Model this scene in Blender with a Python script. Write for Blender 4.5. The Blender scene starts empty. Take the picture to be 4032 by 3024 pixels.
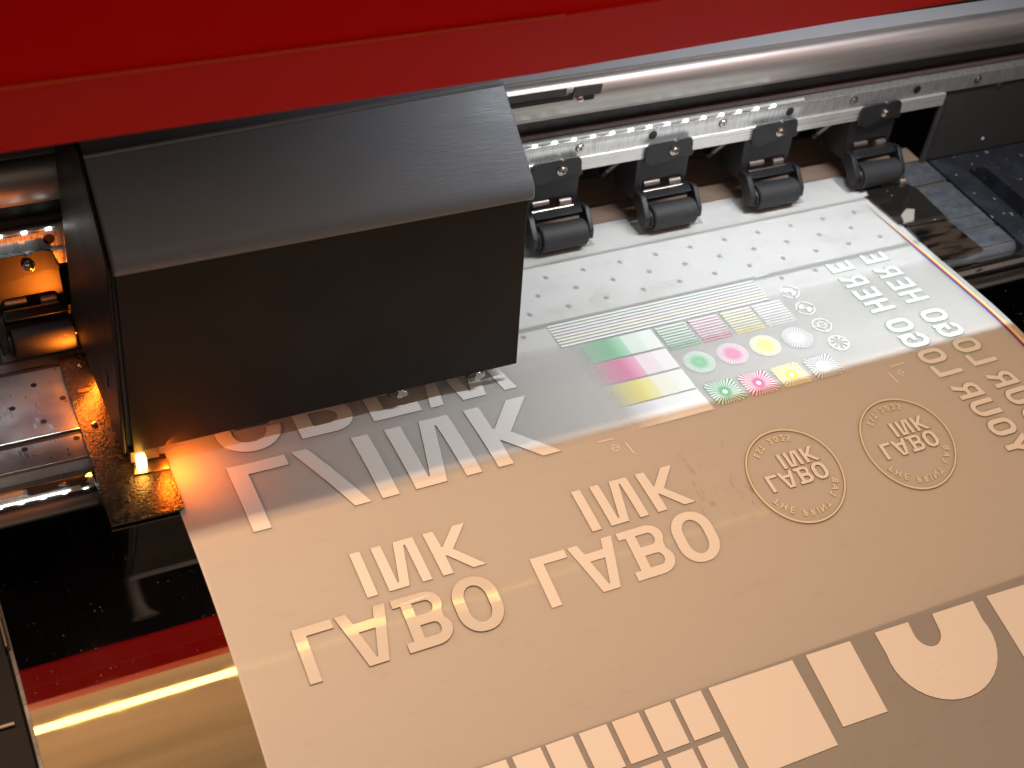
import bpy, bmesh, math, random
from mathutils import Vector, Matrix
from mathutils.geometry import tessellate_polygon
random.seed(4)
S = bpy.context.scene
C = S.collection
PI = math.pi
S.unit_settings.scale_length = 0.1          # one unit is ten centimetres

# ------------------------------------------------------------------ camera
cam = bpy.data.cameras.new('camera'); co = bpy.data.objects.new('camera', cam); C.objects.link(co)
Rx = Vector((0.89498341, -0.43049551, 0.11695429)); Ry = Vector((-0.21496169, -0.64590559, -0.73252811)); Rz = Vector((0.3908915, 0.63046, -0.67061))
m = Matrix((Rx, -Ry, -Rz)).transposed().to_4x4(); m.translation = Vector((-3.90891495, -6.30459816, 6.70614836))
co.matrix_world = m
cam.sensor_fit = 'HORIZONTAL'; cam.sensor_width = 36; cam.lens = 36*1.410997; cam.clip_start = .05; cam.clip_end = 200
cam.dof.use_dof = True; cam.dof.focus_distance = 9.4; cam.dof.aperture_fstop = 0.9
S.camera = co
# ------------------------------------------------------------------ world: warm room
W = bpy.data.worlds.new('World'); S.world = W; W.use_nodes = True
nt = W.node_tree; nt.nodes.clear()
wo = nt.nodes.new('ShaderNodeOutputWorld'); bg = nt.nodes.new('ShaderNodeBackground'); tc = nt.nodes.new('ShaderNodeTexCoord')
sx = nt.nodes.new('ShaderNodeSeparateXYZ'); cr = nt.nodes.new('ShaderNodeValToRGB')
mp = nt.nodes.new('ShaderNodeMapping'); mp.inputs['Scale'].default_value = (1.6, 9, 3)
nz = nt.nodes.new('ShaderNodeTexNoise'); nz.inputs['Scale'].default_value = 1.6; nz.inputs['Detail'].default_value = 3
nr = nt.nodes.new('ShaderNodeMapRange'); nr.inputs['From Min'].default_value = .3; nr.inputs['From Max'].default_value = .7; nr.inputs['To Min'].default_value = .72; nr.inputs['To Max'].default_value = 1.12
mu = nt.nodes.new('ShaderNodeVectorMath'); mu.operation = 'SCALE'
L = nt.links.new
L(tc.outputs['Generated'], sx.inputs[0]); L(sx.outputs['Z'], cr.inputs[0]); L(tc.outputs['Generated'], mp.inputs[0]); L(mp.outputs[0], nz.inputs['Vector'])
L(nz.outputs[0], nr.inputs['Value']); L(cr.outputs[0], mu.inputs[0]); L(nr.outputs[0], mu.inputs['Scale']); L(mu.outputs[0], bg.inputs['Color']); L(bg.outputs[0], wo.inputs[0])
e = cr.color_ramp.elements
e[0].position = 0.0; e[0].color = (.02, .017, .015, 1)
e[1].position = 1.0; e[1].color = (.72, .35, .13, 1)
k = e.new(.25); k.color = (.52, .42, .35, 1)
k = e.new(.93); k.color = (.34, .20, .09, 1)
k = e.new(.6); k.color = (.50, .36, .25, 1)
bg.inputs['Strength'].default_value = .80
# ------------------------------------------------------------------ lamps
def area(name, loc, size, power, color, target=None, spread=PI, shape='RECTANGLE'):
    l = bpy.data.lights.new(name, 'AREA'); l.shape = shape; l.size = size[0]; l.size_y = size[1]; l.energy = power; l.color = color; l.spread = spread
    o = bpy.data.objects.new(name, l); C.objects.link(o); o.location = loc
    if target is not None:
        d = Vector(target)-Vector(loc); o.rotation_euler = d.to_track_quat('-Z', 'Y').to_euler()
    return o
area('ceiling_tube', (-0.5, -1.42, 9.0), (15, .26), 95, (1, .62, .13))
area('added_warm_lamp', (-5.0, -1.78, 13.0), (.24, .24), 1980, (1, .625, .40))  # added unseen lamp: warms the film and casts the cover's shadow edge
area('added_cool_lamp', (3.1, -.372, 5.0), (3.6, .04), 146, (.93, .98, 1.0), None, 1.9)  # added lamp hidden in the cover; its cool light stops at the lip
area('led_light', (-3.35, 1.435, .84), (1.0, .02), 1.3, (.93, 1, .98), (-3.35, .8, 0))
area('led_light', (1.85, 1.435, .84), (2.7, .02), 4, (.93, 1, .98), (1.85, .7, 0))
# warm orange curing light leaking out under the carriage's left end
area('curing_glow', (-2.66, .98, .10), (.06, .14), 5.5, (1, .20, .012), (-2.93, 1.42, .42), 1.3)
area('curing_strip', (-2.655, .86, .11), (.05, .5), 6, (1, .20, .012), (-2.73, .80, 0))
area('curing_spill', (-2.43, -.03, .17), (.2, .06), 6.5, (1, .17, .008), (-2.15, -.14, 0))
# ------------------------------------------------------------------ view
S.render.engine = 'CYCLES'
S.view_settings.view_transform = 'Standard'; S.view_settings.look = 'None'; S.view_settings.exposure = 0; S.view_settings.gamma = 1
S.cycles.max_bounces = 10; S.cycles.transparent_max_bounces = 12; S.cycles.transmission_bounces = 8; S.cycles.glossy_bounces = 5; S.cycles.diffuse_bounces = 4
S.cycles.sample_clamp_indirect = 6

# ------------------------------------------------------------------ materials
def mat(name, col=(.5, .5, .5), rough=.5, metal=0., **kw):
    M = bpy.data.materials.new(name); M.use_nodes = True; n = M.node_tree.nodes; l = M.node_tree.links.new
    b = n['Principled BSDF']; b.inputs['Base Color'].default_value = (*col, 1); b.inputs['Roughness'].default_value = rough; b.inputs['Metallic'].default_value = metal
    if 'coat' in kw: b.inputs['Coat Weight'].default_value = kw['coat']; b.inputs['Coat Roughness'].default_value = kw.get('coatr', .1)
    if 'spec' in kw: b.inputs['Specular IOR Level'].default_value = kw['spec']
    if 'emit' in kw: b.inputs['Emission Color'].default_value = (*kw['emit'], 1); b.inputs['Emission Strength'].default_value = kw['es']
    t = n.new('ShaderNodeTexCoord')
    def noise(scale, sc3=(1, 1, 1), det=4):
        mp = n.new('ShaderNodeMapping'); mp.inputs['Scale'].default_value = sc3; l(t.outputs['Object'], mp.inputs[0])
        q = n.new('ShaderNodeTexNoise'); q.inputs['Scale'].default_value = scale; q.inputs['Detail'].default_value = det; l(mp.outputs[0], q.inputs['Vector']); return q.outputs[0]
    def rng(s, a, b_, c, d):
        q = n.new('ShaderNodeMapRange'); l(s, q.inputs['Value'])
        for nm, v in zip(('From Min', 'From Max', 'To Min', 'To Max'), (a, b_, c, d)): q.inputs[nm].default_value = v
        return q.outputs[0]
    if 'mottle' in kw:      # (scale, stretch, other colour, lo, hi)
        sc, st, c2, lo, hi = kw['mottle']
        f = rng(noise(sc, st), lo, hi, 0, 1)
        mx = n.new('ShaderNodeMix'); mx.data_type = 'RGBA'; l(f, mx.inputs['Factor']); mx.inputs['A'].default_value = (*col, 1); mx.inputs['B'].default_value = (*c2, 1)
        l(mx.outputs['Result'], b.inputs['Base Color']); last = mx.outputs['Result']
    if 'specks' in kw:      # dust and paint flecks: (scale, threshold, colour)
        sc, th, c3 = kw['specks']
        f = rng(noise(sc, (1, 1, 1), 2), th, th+.03, 0, 1)
        mx2 = n.new('ShaderNodeMix'); mx2.data_type = 'RGBA'; l(f, mx2.inputs['Factor']); mx2.inputs['B'].default_value = (*c3, 1)
        if 'mottle' in kw: l(last, mx2.inputs['A'])
        else: mx2.inputs['A'].default_value = (*col, 1)
        l(mx2.outputs['Result'], b.inputs['Base Color'])
        if metal > .5:
            l(rng(f, 0, 1, metal, 0), b.inputs['Metallic'])
    if 'rv' in kw:          # roughness variation (scale, stretch, lo, hi)
        sc, st, lo, hi = kw['rv']; l(rng(noise(sc, st), .3, .7, lo, hi), b.inputs['Roughness'])
    if 'bump' in kw:        # (scale, stretch, strength, distance)
        sc, st, s_, d_ = kw['bump']; bp = n.new('ShaderNodeBump'); bp.inputs['Strength'].default_value = s_; bp.inputs['Distance'].default_value = d_
        l(noise(sc, st), bp.inputs['Height']); l(bp.outputs[0], b.inputs['Normal'])
    return M
one = (1, 1, 1)
M_red = mat('red_paint', (.95, .001, .001), .5, spec=.03, rv=(3, one, .45, .6), bump=(60, one, .12, .01))
M_redlip = mat('red_lip_paint', (.90, .016, .018), .5, spec=.05, bump=(60, one, .15, .01))
M_dark = mat('dark_interior', (.012, .012, .013), .7)
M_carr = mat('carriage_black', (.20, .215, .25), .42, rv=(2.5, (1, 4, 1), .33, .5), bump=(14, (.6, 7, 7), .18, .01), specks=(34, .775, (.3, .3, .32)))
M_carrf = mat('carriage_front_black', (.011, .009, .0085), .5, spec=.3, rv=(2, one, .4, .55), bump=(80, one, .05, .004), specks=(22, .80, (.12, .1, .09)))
M_alu = mat('brushed_aluminium', (.80, .79, .77), .32, .7, rv=(6, (.25, 6, 14), .24, .42), bump=(30, (.15, 8, 8), .10, .005))
M_rail = mat('polished_rail', (.50, .47, .45), .45, .8, rv=(5, (.2, 5, 10), .38, .52), bump=(22, (.1, 9, 9), .08, .005))
M_face = mat('milled_steel', (.66, .66, .66), .35, .8, mottle=(26, (3, 1, .3), (.40, .40, .41), .45, .75), rv=(20, (4, 1, .5), .25, .45))
M_steel = mat('screw_steel', (.62, .57, .52), .22, 1)
M_hole = mat('hole_black', (.004, .004, .004), .6)
M_blk = mat('black_plastic', (.016, .016, .018), .45, bump=(50, one, .08, .004))
M_blkm = mat('black_steel', (.040, .038, .038), .38, rv=(8, one, .3, .5), specks=(26, .76, (.14, .13, .12)))
M_rub = mat('grey_rubber', (.026, .027, .031), .62, bump=(70, one, .15, .004), specks=(30, .73, (.16, .16, .17)))
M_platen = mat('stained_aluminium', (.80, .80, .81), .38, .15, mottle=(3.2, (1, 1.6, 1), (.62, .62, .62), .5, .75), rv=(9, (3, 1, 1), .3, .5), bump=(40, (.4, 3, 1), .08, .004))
M_platl = mat('dark_aluminium', (.38, .40, .44), .36, .5, mottle=(2.6, (1, 1.6, 1), (.20, .20, .27), .42, .7), rv=(9, (3, 1, 1), .25, .5), specks=(14, .72, (.10, .09, .12)), bump=(40, (.4, 3, 1), .1, .004))  # darker and bluer than the middle table plate
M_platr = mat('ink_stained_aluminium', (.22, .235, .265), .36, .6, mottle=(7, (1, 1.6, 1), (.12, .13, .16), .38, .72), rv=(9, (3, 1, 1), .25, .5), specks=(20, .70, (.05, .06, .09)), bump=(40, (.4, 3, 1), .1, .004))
M_slot = mat('slot_grey', (.07, .07, .075), .5)
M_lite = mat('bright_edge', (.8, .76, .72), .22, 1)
M_brown = mat('brown_guide', (.26, .18, .135), .6, mottle=(3, (1, 3, 1), (.20, .14, .10), .4, .7))
M_brownd = mat('brown_joint', (.06, .045, .035), .5)
M_apron = mat('polished_black_apron', (.74, .72, .70), .04, 1, specks=(75, .745, (.30, .25, .18)), rv=(3, (1, .5, 1), .02, .06))
M_guide = mat('glossy_media_guide', (.10, .085, .075), .16, .8, bump=(70, one, .5, .01), rv=(30, one, .1, .4))
M_rguide = mat('glossy_black_guide', (.16, .14, .13), .06, .9, specks=(20, .76, (.5, .45, .4)))
M_bed = mat('stained_black_bed', (.020, .021, .026), .30, mottle=(4, one, (.03, .036, .055), .5, .7), specks=(19, .70, (.30, .33, .40)), rv=(7, one, .2, .5))
M_gold = mat('yellow_edge', (.8, .45, .12), .3, 1)
M_led = mat('led_on', (1, 1, 1), .3, emit=(.93, 1, .98), es=14)
M_strip = mat('led_strip_clear', (.45, .46, .46), .12, 0, coat=.8, coatr=.05)
M_uv = mat('curing_lamp', (1, .5, .1), .3, emit=(1, .42, .06), es=26)
M_floor = mat('dark_floor', (.02, .018, .016), .8)

def film_material():
    M = bpy.data.materials.new('translucent_film'); M.use_nodes = True; n = M.node_tree.nodes; l = M.node_tree.links.new; n.clear()
    out = n.new('ShaderNodeOutputMaterial')
    df = n.new('ShaderNodeBsdfDiffuse'); tl = n.new('ShaderNodeBsdfTranslucent'); tp = n.new('ShaderNodeBsdfTransparent'); gl = n.new('ShaderNodeBsdfGlossy')
    gl.inputs['Roughness'].default_value = .55; tl.inputs['Color'].default_value = (.95, .94, .92, 1); tp.inputs['Color'].default_value = (.93, .94, .93, 1)
    t = n.new('ShaderNodeTexCoord'); mp = n.new('ShaderNodeMapping'); mp.inputs['Scale'].default_value = (2.2, 9, 1); mp.inputs['Rotation'].default_value = (0, 0, .25)
    q = n.new('ShaderNodeTexNoise'); q.inputs['Scale'].default_value = 2.2; q.inputs['Detail'].default_value = 6; q.inputs['Roughness'].default_value = .65
    l(t.outputs['Object'], mp.inputs[0]); l(mp.outputs[0], q.inputs['Vector'])
    r = n.new('ShaderNodeValToRGB'); r.color_ramp.elements[0].position = .30; r.color_ramp.elements[0].color = (.84, .82, .80, 1); r.color_ramp.elements[1].position = .42; r.color_ramp.elements[1].color = (.93, .925, .92, 1)
    l(q.outputs[0], r.inputs[0])
    # smudges and scrape marks on the sheet between the second word and the left badge
    def nd(t_, **k_):
        w = n.new(t_)
        for a_, v_ in k_.items(): setattr(w, a_, v_)
        return w
    m2 = nd('ShaderNodeMapping'); m2.inputs['Scale'].default_value = (9, 3.5, 1); m2.inputs['Rotation'].default_value = (0, 0, -.5); l(t.outputs['Object'], m2.inputs[0])
    q2 = nd('ShaderNodeTexNoise'); q2.inputs['Scale'].default_value = 3.0; q2.inputs['Detail'].default_value = 5; l(m2.outputs[0], q2.inputs['Vector'])
    ds = nd('ShaderNodeVectorMath', operation='DISTANCE'); l(t.outputs['Object'], ds.inputs[0]); ds.inputs[1].default_value = (.98, -1.22, -.1)
    fm = nd('ShaderNodeMapRange'); l(ds.outputs['Value'], fm.inputs['Value']); fm.inputs['From Min'].default_value = .25; fm.inputs['From Max'].default_value = .8; fm.inputs['To Min'].default_value = .62; fm.inputs['To Max'].default_value = .9
    sb = nd('ShaderNodeMath', operation='SUBTRACT'); l(q2.outputs[0], sb.inputs[0]); l(fm.outputs[0], sb.inputs[1])
    f3 = nd('ShaderNodeMapRange'); l(sb.outputs[0], f3.inputs['Value']); f3.inputs['From Min'].default_value = -.03; f3.inputs['From Max'].default_value = .05
    mz = nd('ShaderNodeMix', data_type='RGBA'); l(f3.outputs[0], mz.inputs['Factor']); l(r.outputs[0], mz.inputs['A']); mz.inputs['B'].default_value = (.60, .55, .50, 1)
    l(mz.outputs['Result'], df.inputs['Color'])
    a = n.new('ShaderNodeMixShader'); a.inputs[0].default_value = .62; l(df.outputs[0], a.inputs[1]); l(tl.outputs[0], a.inputs[2])
    b = n.new('ShaderNodeMixShader'); b.inputs[0].default_value = .11; l(a.outputs[0], b.inputs[1]); l(tp.outputs[0], b.inputs[2])
    fr = n.new('ShaderNodeFresnel'); fr.inputs['IOR'].default_value = 1.2
    c = n.new('ShaderNodeMixShader'); l(fr.outputs[0], c.inputs[0]); l(b.outputs[0], c.inputs[1]); l(gl.outputs[0], c.inputs[2])
    l(c.outputs[0], out.inputs[0]); return M
M_film = film_material()
M_ink = mat('matte_white_ink', (.83, .825, .82), .5)
M_inkg = mat('glossy_varnish_ink', (.73, .72, .71), .10, spec=.9, coat=1, coatr=.07, bump=(9, (1, 1, 1), .05, .006))
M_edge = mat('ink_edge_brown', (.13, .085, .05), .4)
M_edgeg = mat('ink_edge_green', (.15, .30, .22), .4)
M_edgev = mat('ink_edge_olive', (.26, .20, .12), .4)
M_varn = mat('clear_varnish_ink', (.80, .76, .62), .25)
M_green = mat('green_ink', (.30, .62, .40), .5)

# ------------------------------------------------------------------ helpers
def root(name, loc, label, cat, group=None):
    o = bpy.data.objects.new(name, None); C.objects.link(o); o.location = loc; o.empty_display_size = .2
    o['label'] = label; o['category'] = cat
    if group: o['group'] = group
    return o
class MB:
    def __init__(s): s.v = []; s.f = []; s.m = []; s.mats = []
    def mi(s, M):
        if M not in s.mats: s.mats.append(M)
        return s.mats.index(M)
    def add(s, vs, fs, M):
        o = len(s.v); s.v += [tuple(v) for v in vs]; i = s.mi(M)
        for f in fs: s.f.append([o+k for k in f]); s.m.append(i)
    def box(s, x0, x1, y0, y1, z0, z1, M):
        s.add([(x0, y0, z0), (x1, y0, z0), (x1, y1, z0), (x0, y1, z0), (x0, y0, z1), (x1, y0, z1), (x1, y1, z1), (x0, y1, z1)],
              [(0, 3, 2, 1), (4, 5, 6, 7), (0, 1, 5, 4), (1, 2, 6, 5), (2, 3, 7, 6), (3, 0, 4, 7)], M)
    def prism(s, prof, x0, x1, M, smooth=False):            # profile in (y, z), swept along x; profile given clockwise or not: recalculated
        n = len(prof); vs = [(x0, y, z) for y, z in prof]+[(x1, y, z) for y, z in prof]
        fs = [(i, (i+1) % n, n+(i+1) % n, n+i) for i in range(n)]
        t = tessellate_polygon([[Vector((y, z, 0)) for y, z in prof]])
        fs += [tuple(q) for q in t]+[tuple(n+i for i in reversed(q)) for q in t]
        s.add(vs, fs, M)
    def plate(s, pts, z0, z1, M, holes=(), plane='xy', Mside=None):   # polygon extruded; plane 'xy' (up z) or 'xz' (along y)
        loops = [list(pts)]+[list(h) for h in holes]; flat = [p for lp in loops for p in lp]; n = len(flat)
        def P(p, h): return (p[0], p[1], h) if plane == 'xy' else (p[0], h, p[1])
        t = tessellate_polygon([[Vector((p[0], p[1], 0)) for p in lp] for lp in loops])
        vs = [P(p, z0) for p in flat]+[P(p, z1) for p in flat]
        s.add(vs, [tuple(n+i for i in q) for q in t]+[tuple(q) for q in t], M)
        k = 0
        for lp in loops:
            m_ = len(lp); a = [P(p, z0) for p in lp]+[P(p, z1) for p in lp]
            s.add(a, [(i, (i+1) % m_, m_+(i+1) % m_, m_+i) for i in range(m_)], Mside or M)
    def cyl(s, p0, p1, r, M, seg=24, r1=None, cap=True):
        p0 = Vector(p0); p1 = Vector(p1); d = (p1-p0).normalized(); a = d.orthogonal().normalized(); b = d.cross(a); r1 = r if r1 is None else r1
        vs = []; 
        for i in range(seg):
            t = 2*PI*i/seg; w = a*math.cos(t)+b*math.sin(t); vs.append(p0+w*r)
        for i in range(seg):
            t = 2*PI*i/seg; w = a*math.cos(t)+b*math.sin(t); vs.append(p1+w*r1)
        fs = [(i, (i+1) % seg, seg+(i+1) % seg, seg+i) for i in range(seg)]
        if cap: fs += [tuple(reversed(range(seg))), tuple(range(seg, 2*seg))]
        s.add(vs, fs, M)
    def lathe(s, p0, d, prof, M, seg=28):                    # prof: (distance along d, radius)
        p0 = Vector(p0); d = Vector(d).normalized(); a = d.orthogonal().normalized(); b = d.cross(a); vs = []
        for h, r in prof:
            for i in range(seg):
                t = 2*PI*i/seg; vs.append(p0+d*h+(a*math.cos(t)+b*math.sin(t))*r)
        fs = []
        for j in range(len(prof)-1):
            for i in range(seg): fs.append((j*seg+i, j*seg+(i+1) % seg, (j+1)*seg+(i+1) % seg, (j+1)*seg+i))
        s.add(vs, fs, M)
    def build(s, name, parent=None, bevel=0, smooth=False, bend=None, recalc=True, weld=True):
        me = bpy.data.meshes.new(name); org = parent.matrix_basis.translation.copy() if parent else Vector()
        P = parent
        while P is not None and P.parent is not None: P = P.parent; org = org+P.matrix_basis.translation
        me.from_pydata([Vector(v)-org for v in s.v], [], s.f)
        for M in s.mats: me.materials.append(M)
        me.polygons.foreach_set('material_index', s.m)
        bm = bmesh.new(); bm.from_mesh(me)
        if weld: bmesh.ops.remove_doubles(bm, verts=bm.verts, dist=1e-5)
        if recalc: bmesh.ops.recalc_face_normals(bm, faces=bm.faces)
        bm.to_mesh(me); bm.free()
        o = bpy.data.objects.new(name, me); C.objects.link(o)
        if parent: o.parent = parent
        if bevel:
            b = o.modifiers.new('b', 'BEVEL'); b.width = bevel; b.segments = 2; b.limit_method = 'ANGLE'; b.angle_limit = .6
        if smooth or bevel:
            for p in me.polygons: p.use_smooth = True
            me.set_sharp_from_angle(angle=.6)
        return o
def struct(o): o['kind'] = 'structure'; return o
def thing(o, label, cat, group=None):
    o['label'] = label; o['category'] = cat
    if group: o['group'] = group
    return o
def rrect(x0, x1, y0, y1, r, seg=6, corners=(1, 1, 1, 1)):
    out = []
    for (cx, cy, a0, on) in ((x1, y0, -90, corners[0]), (x1, y1, 0, corners[1]), (x0, y1, 90, corners[2]), (x0, y0, 180, corners[3])):
        if not on: out.append((cx, cy)); continue
        ccx = cx-r if cx == x1 else cx+r; ccy = cy+r if cy == y0 else cy-r
        for i in range(seg+1):
            a = math.radians(a0+90*i/seg); out.append((ccx+r*math.cos(a), ccy+r*math.sin(a)))
    return out
def sheet(name, xs_fn, ys, zfn, M, parent=None, nx=40, thick=None):
    mb = MB(); vs = []; 
    for y in ys:
        x0, x1 = xs_fn(y)
        for i in range(nx+1):
            x = x0+(x1-x0)*i/nx; vs.append((x, y, zfn(x, y)))
    fs = [(j*(nx+1)+i, j*(nx+1)+i+1, (j+1)*(nx+1)+i+1, (j+1)*(nx+1)+i) for j in range(len(ys)-1) for i in range(nx)]
    mb.add(vs, fs, M); o = mb.build(name, parent, smooth=True)
    if thick: s = o.modifiers.new('s', 'SOLIDIFY'); s.thickness = thick; s.offset = -1
    return o

YE = -2.37
def zf(y):
    d = min(y+.3, 0.); z = -.13*d*d
    if y < YE:
        d = YE+.3; z = -.13*d*d-.41*(YE-y)
    return z

# ------------------------------------------------------------------ setting
b = MB(); b.add([(-40, -40, -7), (40, -40, -7), (40, 40, -7), (-40, 40, -7)], [(0, 1, 2, 3)], M_floor); struct(b.build('floor'))

# ------------------------------------------------------------------ red cover
def lift(b): b.v = [(v[0], v[1], v[2]+(.24 if v[0] > 8 and v[2] < 5 else 0)) for v in b.v]
hood = root('printer_cover', (0, -.75, 2.83), 'red painted cover across the top of the printer, folded along its lower edge', 'printer cover')
b = MB(); T = .05
prof = [(-.745, 3.30), (-.95, 3.92), (-.95, 5.6), (2.6, 5.6), (2.6, 5.55), (-.90, 5.55), (-.90, 3.93), (-.697, 3.315)]
b.prism(prof, -9, -.5, M_red); b.prism(prof, -.5, 9, M_red); lift(b); b.build('front_panel', hood)
lp = [(-.53, 2.83), (-.752, 3.288), (-.705, 3.312), (-.49, 2.85)]
b = MB(); b.prism(lp, -9, -.5, M_redlip); b.prism(lp, -.5, 9, M_redlip); lift(b); b.build('lower_lip', hood)
b = MB(); b.box(-9, -.5, -.756, -.750, 3.290, 3.297, mat('seam_highlight', (.85, .16, .05), .4)); b.build('seam_glint', hood)  # lighter orange strip paints the highlight along the seam
b = MB(); b.box(-9, 9, 2.6, 2.65, -2.5, 5.6, M_dark); b.box(-9.05, -9, -.9, 2.65, -2.5, 5.6, M_dark); b.box(9, 9.05, -.9, 2.65, -2.5, 5.6, M_dark); b.build('inner_panel', hood)
b = MB(); b.prism([(-.895, 5.54), (-.895, 3.96), (-.70, 3.33), (-.69, 3.335), (-.885, 3.965), (-.885, 5.54)], -9, 9, M_dark); b.prism([(-.485, 2.852), (-.70, 3.312), (-.69, 3.33), (-.47, 2.86)], -9, 9, M_dark); b.box(-9, 9, -.88, 2.59, 5.50, 5.54, M_dark); b.build('lining', hood)
# unseen pale rod added inside the cover for the pale streak mirrored in the apron
b = MB()
pts = [(-2.41, 1.68, 3.0, .035), (-2.43, .95, 3.0, .05), (-2.46, .16, 3.0, .06), (-2.45, -.02, 3.0, .075), (-2.44, -.15, 3.0, .14)]
for p, q in zip(pts[:-1], pts[1:]): b.cyl(p[:3], q[:3], p[3]*.8, mat('pale_rod', (.45, .47, .52), .5), 12, q[3]*.8)
b.build('reflection_rod', hood, smooth=True)

# ------------------------------------------------------------------ guide beam at the back
beam = root('guide_beam', (0, 1.5, .6), 'long polished metal guide rail with milled bars running behind the print carriage', 'guide rail')
b = MB()
arc_ = [(1.45, 1.405), (1.425, 1.39), (1.40, 1.36), (1.385, 1.325), (1.38, 1.285), (1.385, 1.245), (1.40, 1.205), (1.415, 1.175), (1.455, 1.115), (1.475, 1.115)]
b.prism([(2.1, 1.395), (1.53, 1.395), (1.53, 1.365), (1.485, 1.365), (1.485, 1.405)]+arc_+[(1.475, 1.08), (2.1, 1.08)], -9, 9, M_rail)
b.build('upper_rail', beam, smooth=True)
b = MB(); b.box(-9, 9, 1.528, 2.1, 1.3955, 1.402, mat('satin_ledge', (.42, .44, .47), .4, .3, bump=(30, (.1, 8, 8), .1, .005))); b.build('rail_ledge', beam)
b = MB(); b.box(-9, 9, 1.56, 1.60, .60, 1.08, M_blk); b.build('black_web', beam)
b = MB(); b.box(-9, 9, 1.53, 1.555, .885, .92, mat('web_lip', (.09, .065, .06), .35));  b.build('web_lip', beam)
b = MB(); b.box(-9, 9, 1.45, 1.555, .72, .868, M_face); b.build('face_bar', beam, bevel=.006)
b = MB(); b.box(-9, 4.72, 1.432, 1.53, .60, .7185, M_alu); b.build('lower_bar', beam, bevel=.005)
hx = [-2.74, .44, 1.16, 1.80, 2.44, 3.08, 3.72, 4.38, 5.04, 5.7, 6.36]
for i, x in enumerate(hx):
    if i in (2, 4, 6):
        x += 0
    b = MB(); b.cyl((x, 1.4485, .80), (x, 1.4465, .80), .037, M_hole)
    if i in (2, 4, 6, 8):
        b.lathe((x, 1.4465, .80), (0, -1, 0), [(0, .030), (.012, .030), (.014, .026), (.014, .014), (.004, .012), (.004, .001)], M_steel)
        b.build('cap_screw', beam, smooth=True)
    else:
        b.build('bolt_hole', beam)
led = MB(); led.cyl((-9, 1.463, .885), (3.2, 1.463, .885), .0165, M_strip, 16); led = led.build('led_strip', beam, smooth=True)
b = MB()
lx = [-3.04+.152*i for i in range(-4, 3)]+[.44+.1635*i for i in range(0, 16)]
for i, x in enumerate(lx):
    b = MB(); b.cyl((x-.015, 1.444, .887), (x+.015, 1.444, .887), .009, M_led, 8); b.build('led', led)

clip = root('cable_clamp', (1.07, 1.38, 1.35), 'black clamp with a small screw holding a dark strip on the guide rail', 'clamp')
b = MB(); b.plate([(.955, 1.33), (1.19, 1.325), (1.195, 1.40), (.965, 1.405)], 1.345, 1.36, M_blkm, plane='xz'); b.build('clamp_plate', clip, bevel=.003)
b = MB(); b.plate([(-2.3, 1.352), (.905, 1.352), (.905, 1.405), (-2.3, 1.405)], 1.352, 1.362, M_blkm, plane='xz'); b.build('strip', clip)
b = MB(); b.plate([(-2.3, 1.30), (.97, 1.30), (.97, 1.335), (-2.3, 1.335)], 1.362, 1.372, M_hole, plane='xz'); b.plate([(1.06, 1.275), (1.15, 1.275), (1.15, 1.315), (1.06, 1.315)], 1.364, 1.374, M_hole, plane='xz'); b.build('strip_backing', clip)
b = MB(); b.lathe((1.03, 1.362, 1.30), (0, -1, .2), [(0, .028), (.016, .026), (.022, .018), (.024, .001)], M_steel); b.build('screw', clip, smooth=True)

# ------------------------------------------------------------------ platen
platen = root('platen', (.6, .7, -.05), 'flat silver vacuum table with rows of small holes under the film', 'printing table')
b = MB()
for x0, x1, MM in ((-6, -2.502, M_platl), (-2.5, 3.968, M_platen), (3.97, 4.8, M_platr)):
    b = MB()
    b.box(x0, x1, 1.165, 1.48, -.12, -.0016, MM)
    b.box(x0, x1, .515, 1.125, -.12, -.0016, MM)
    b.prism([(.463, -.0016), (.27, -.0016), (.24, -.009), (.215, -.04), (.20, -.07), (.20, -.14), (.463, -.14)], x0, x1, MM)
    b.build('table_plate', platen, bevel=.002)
b = MB(); b.box(-6, 4.80, 1.127, 1.163, -.1, -.012, M_slot); b.box(-6, 4.80, .465, .513, -.1, -.012, M_slot); b.build('groove', platen)
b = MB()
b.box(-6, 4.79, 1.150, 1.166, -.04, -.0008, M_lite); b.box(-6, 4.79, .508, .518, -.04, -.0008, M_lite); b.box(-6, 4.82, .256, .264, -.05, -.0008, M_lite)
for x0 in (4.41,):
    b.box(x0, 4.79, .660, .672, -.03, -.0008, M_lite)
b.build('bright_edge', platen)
b = MB()
hs = []
for yy, x0 in ((.99, .761), (.812, .605), (.634, .45), (.42, .293)):
    for kk in range(-11, 12):
        hs.append((x0+.3234*kk, yy+.0013*kk))
hs = [h for h in hs if -2.6 < h[0] < 3.8]+[(-3.017, .993), (-2.87, .816), (-3.189, .817), (-3.031, .639), (-2.874, .428), (-3.194, .431)]
for x, y in hs:
    b.add([(x+.021*math.cos(a*PI/6), y+.021*math.sin(a*PI/6), -.0009) for a in range(12)], [tuple(range(12))], M_hole)
o = b.build('vacuum_hole', platen); o['kind'] = 'stuff'
for cx in (-2.88, -1.9, -.95, 0, 1.02, 2.03, 3.03, 4.08):
    b = MB(); b.plate([(cx-.30, 1.245), (cx+.30, 1.245), (cx+.30, 1.46), (cx-.30, 1.46)], -.0014, -.0006, M_slot, holes=[[(cx-.272, 1.268), (cx+.272, 1.268), (cx+.272, 1.452), (cx-.272, 1.452)]])
    b.build('roller_window', platen)

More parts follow.
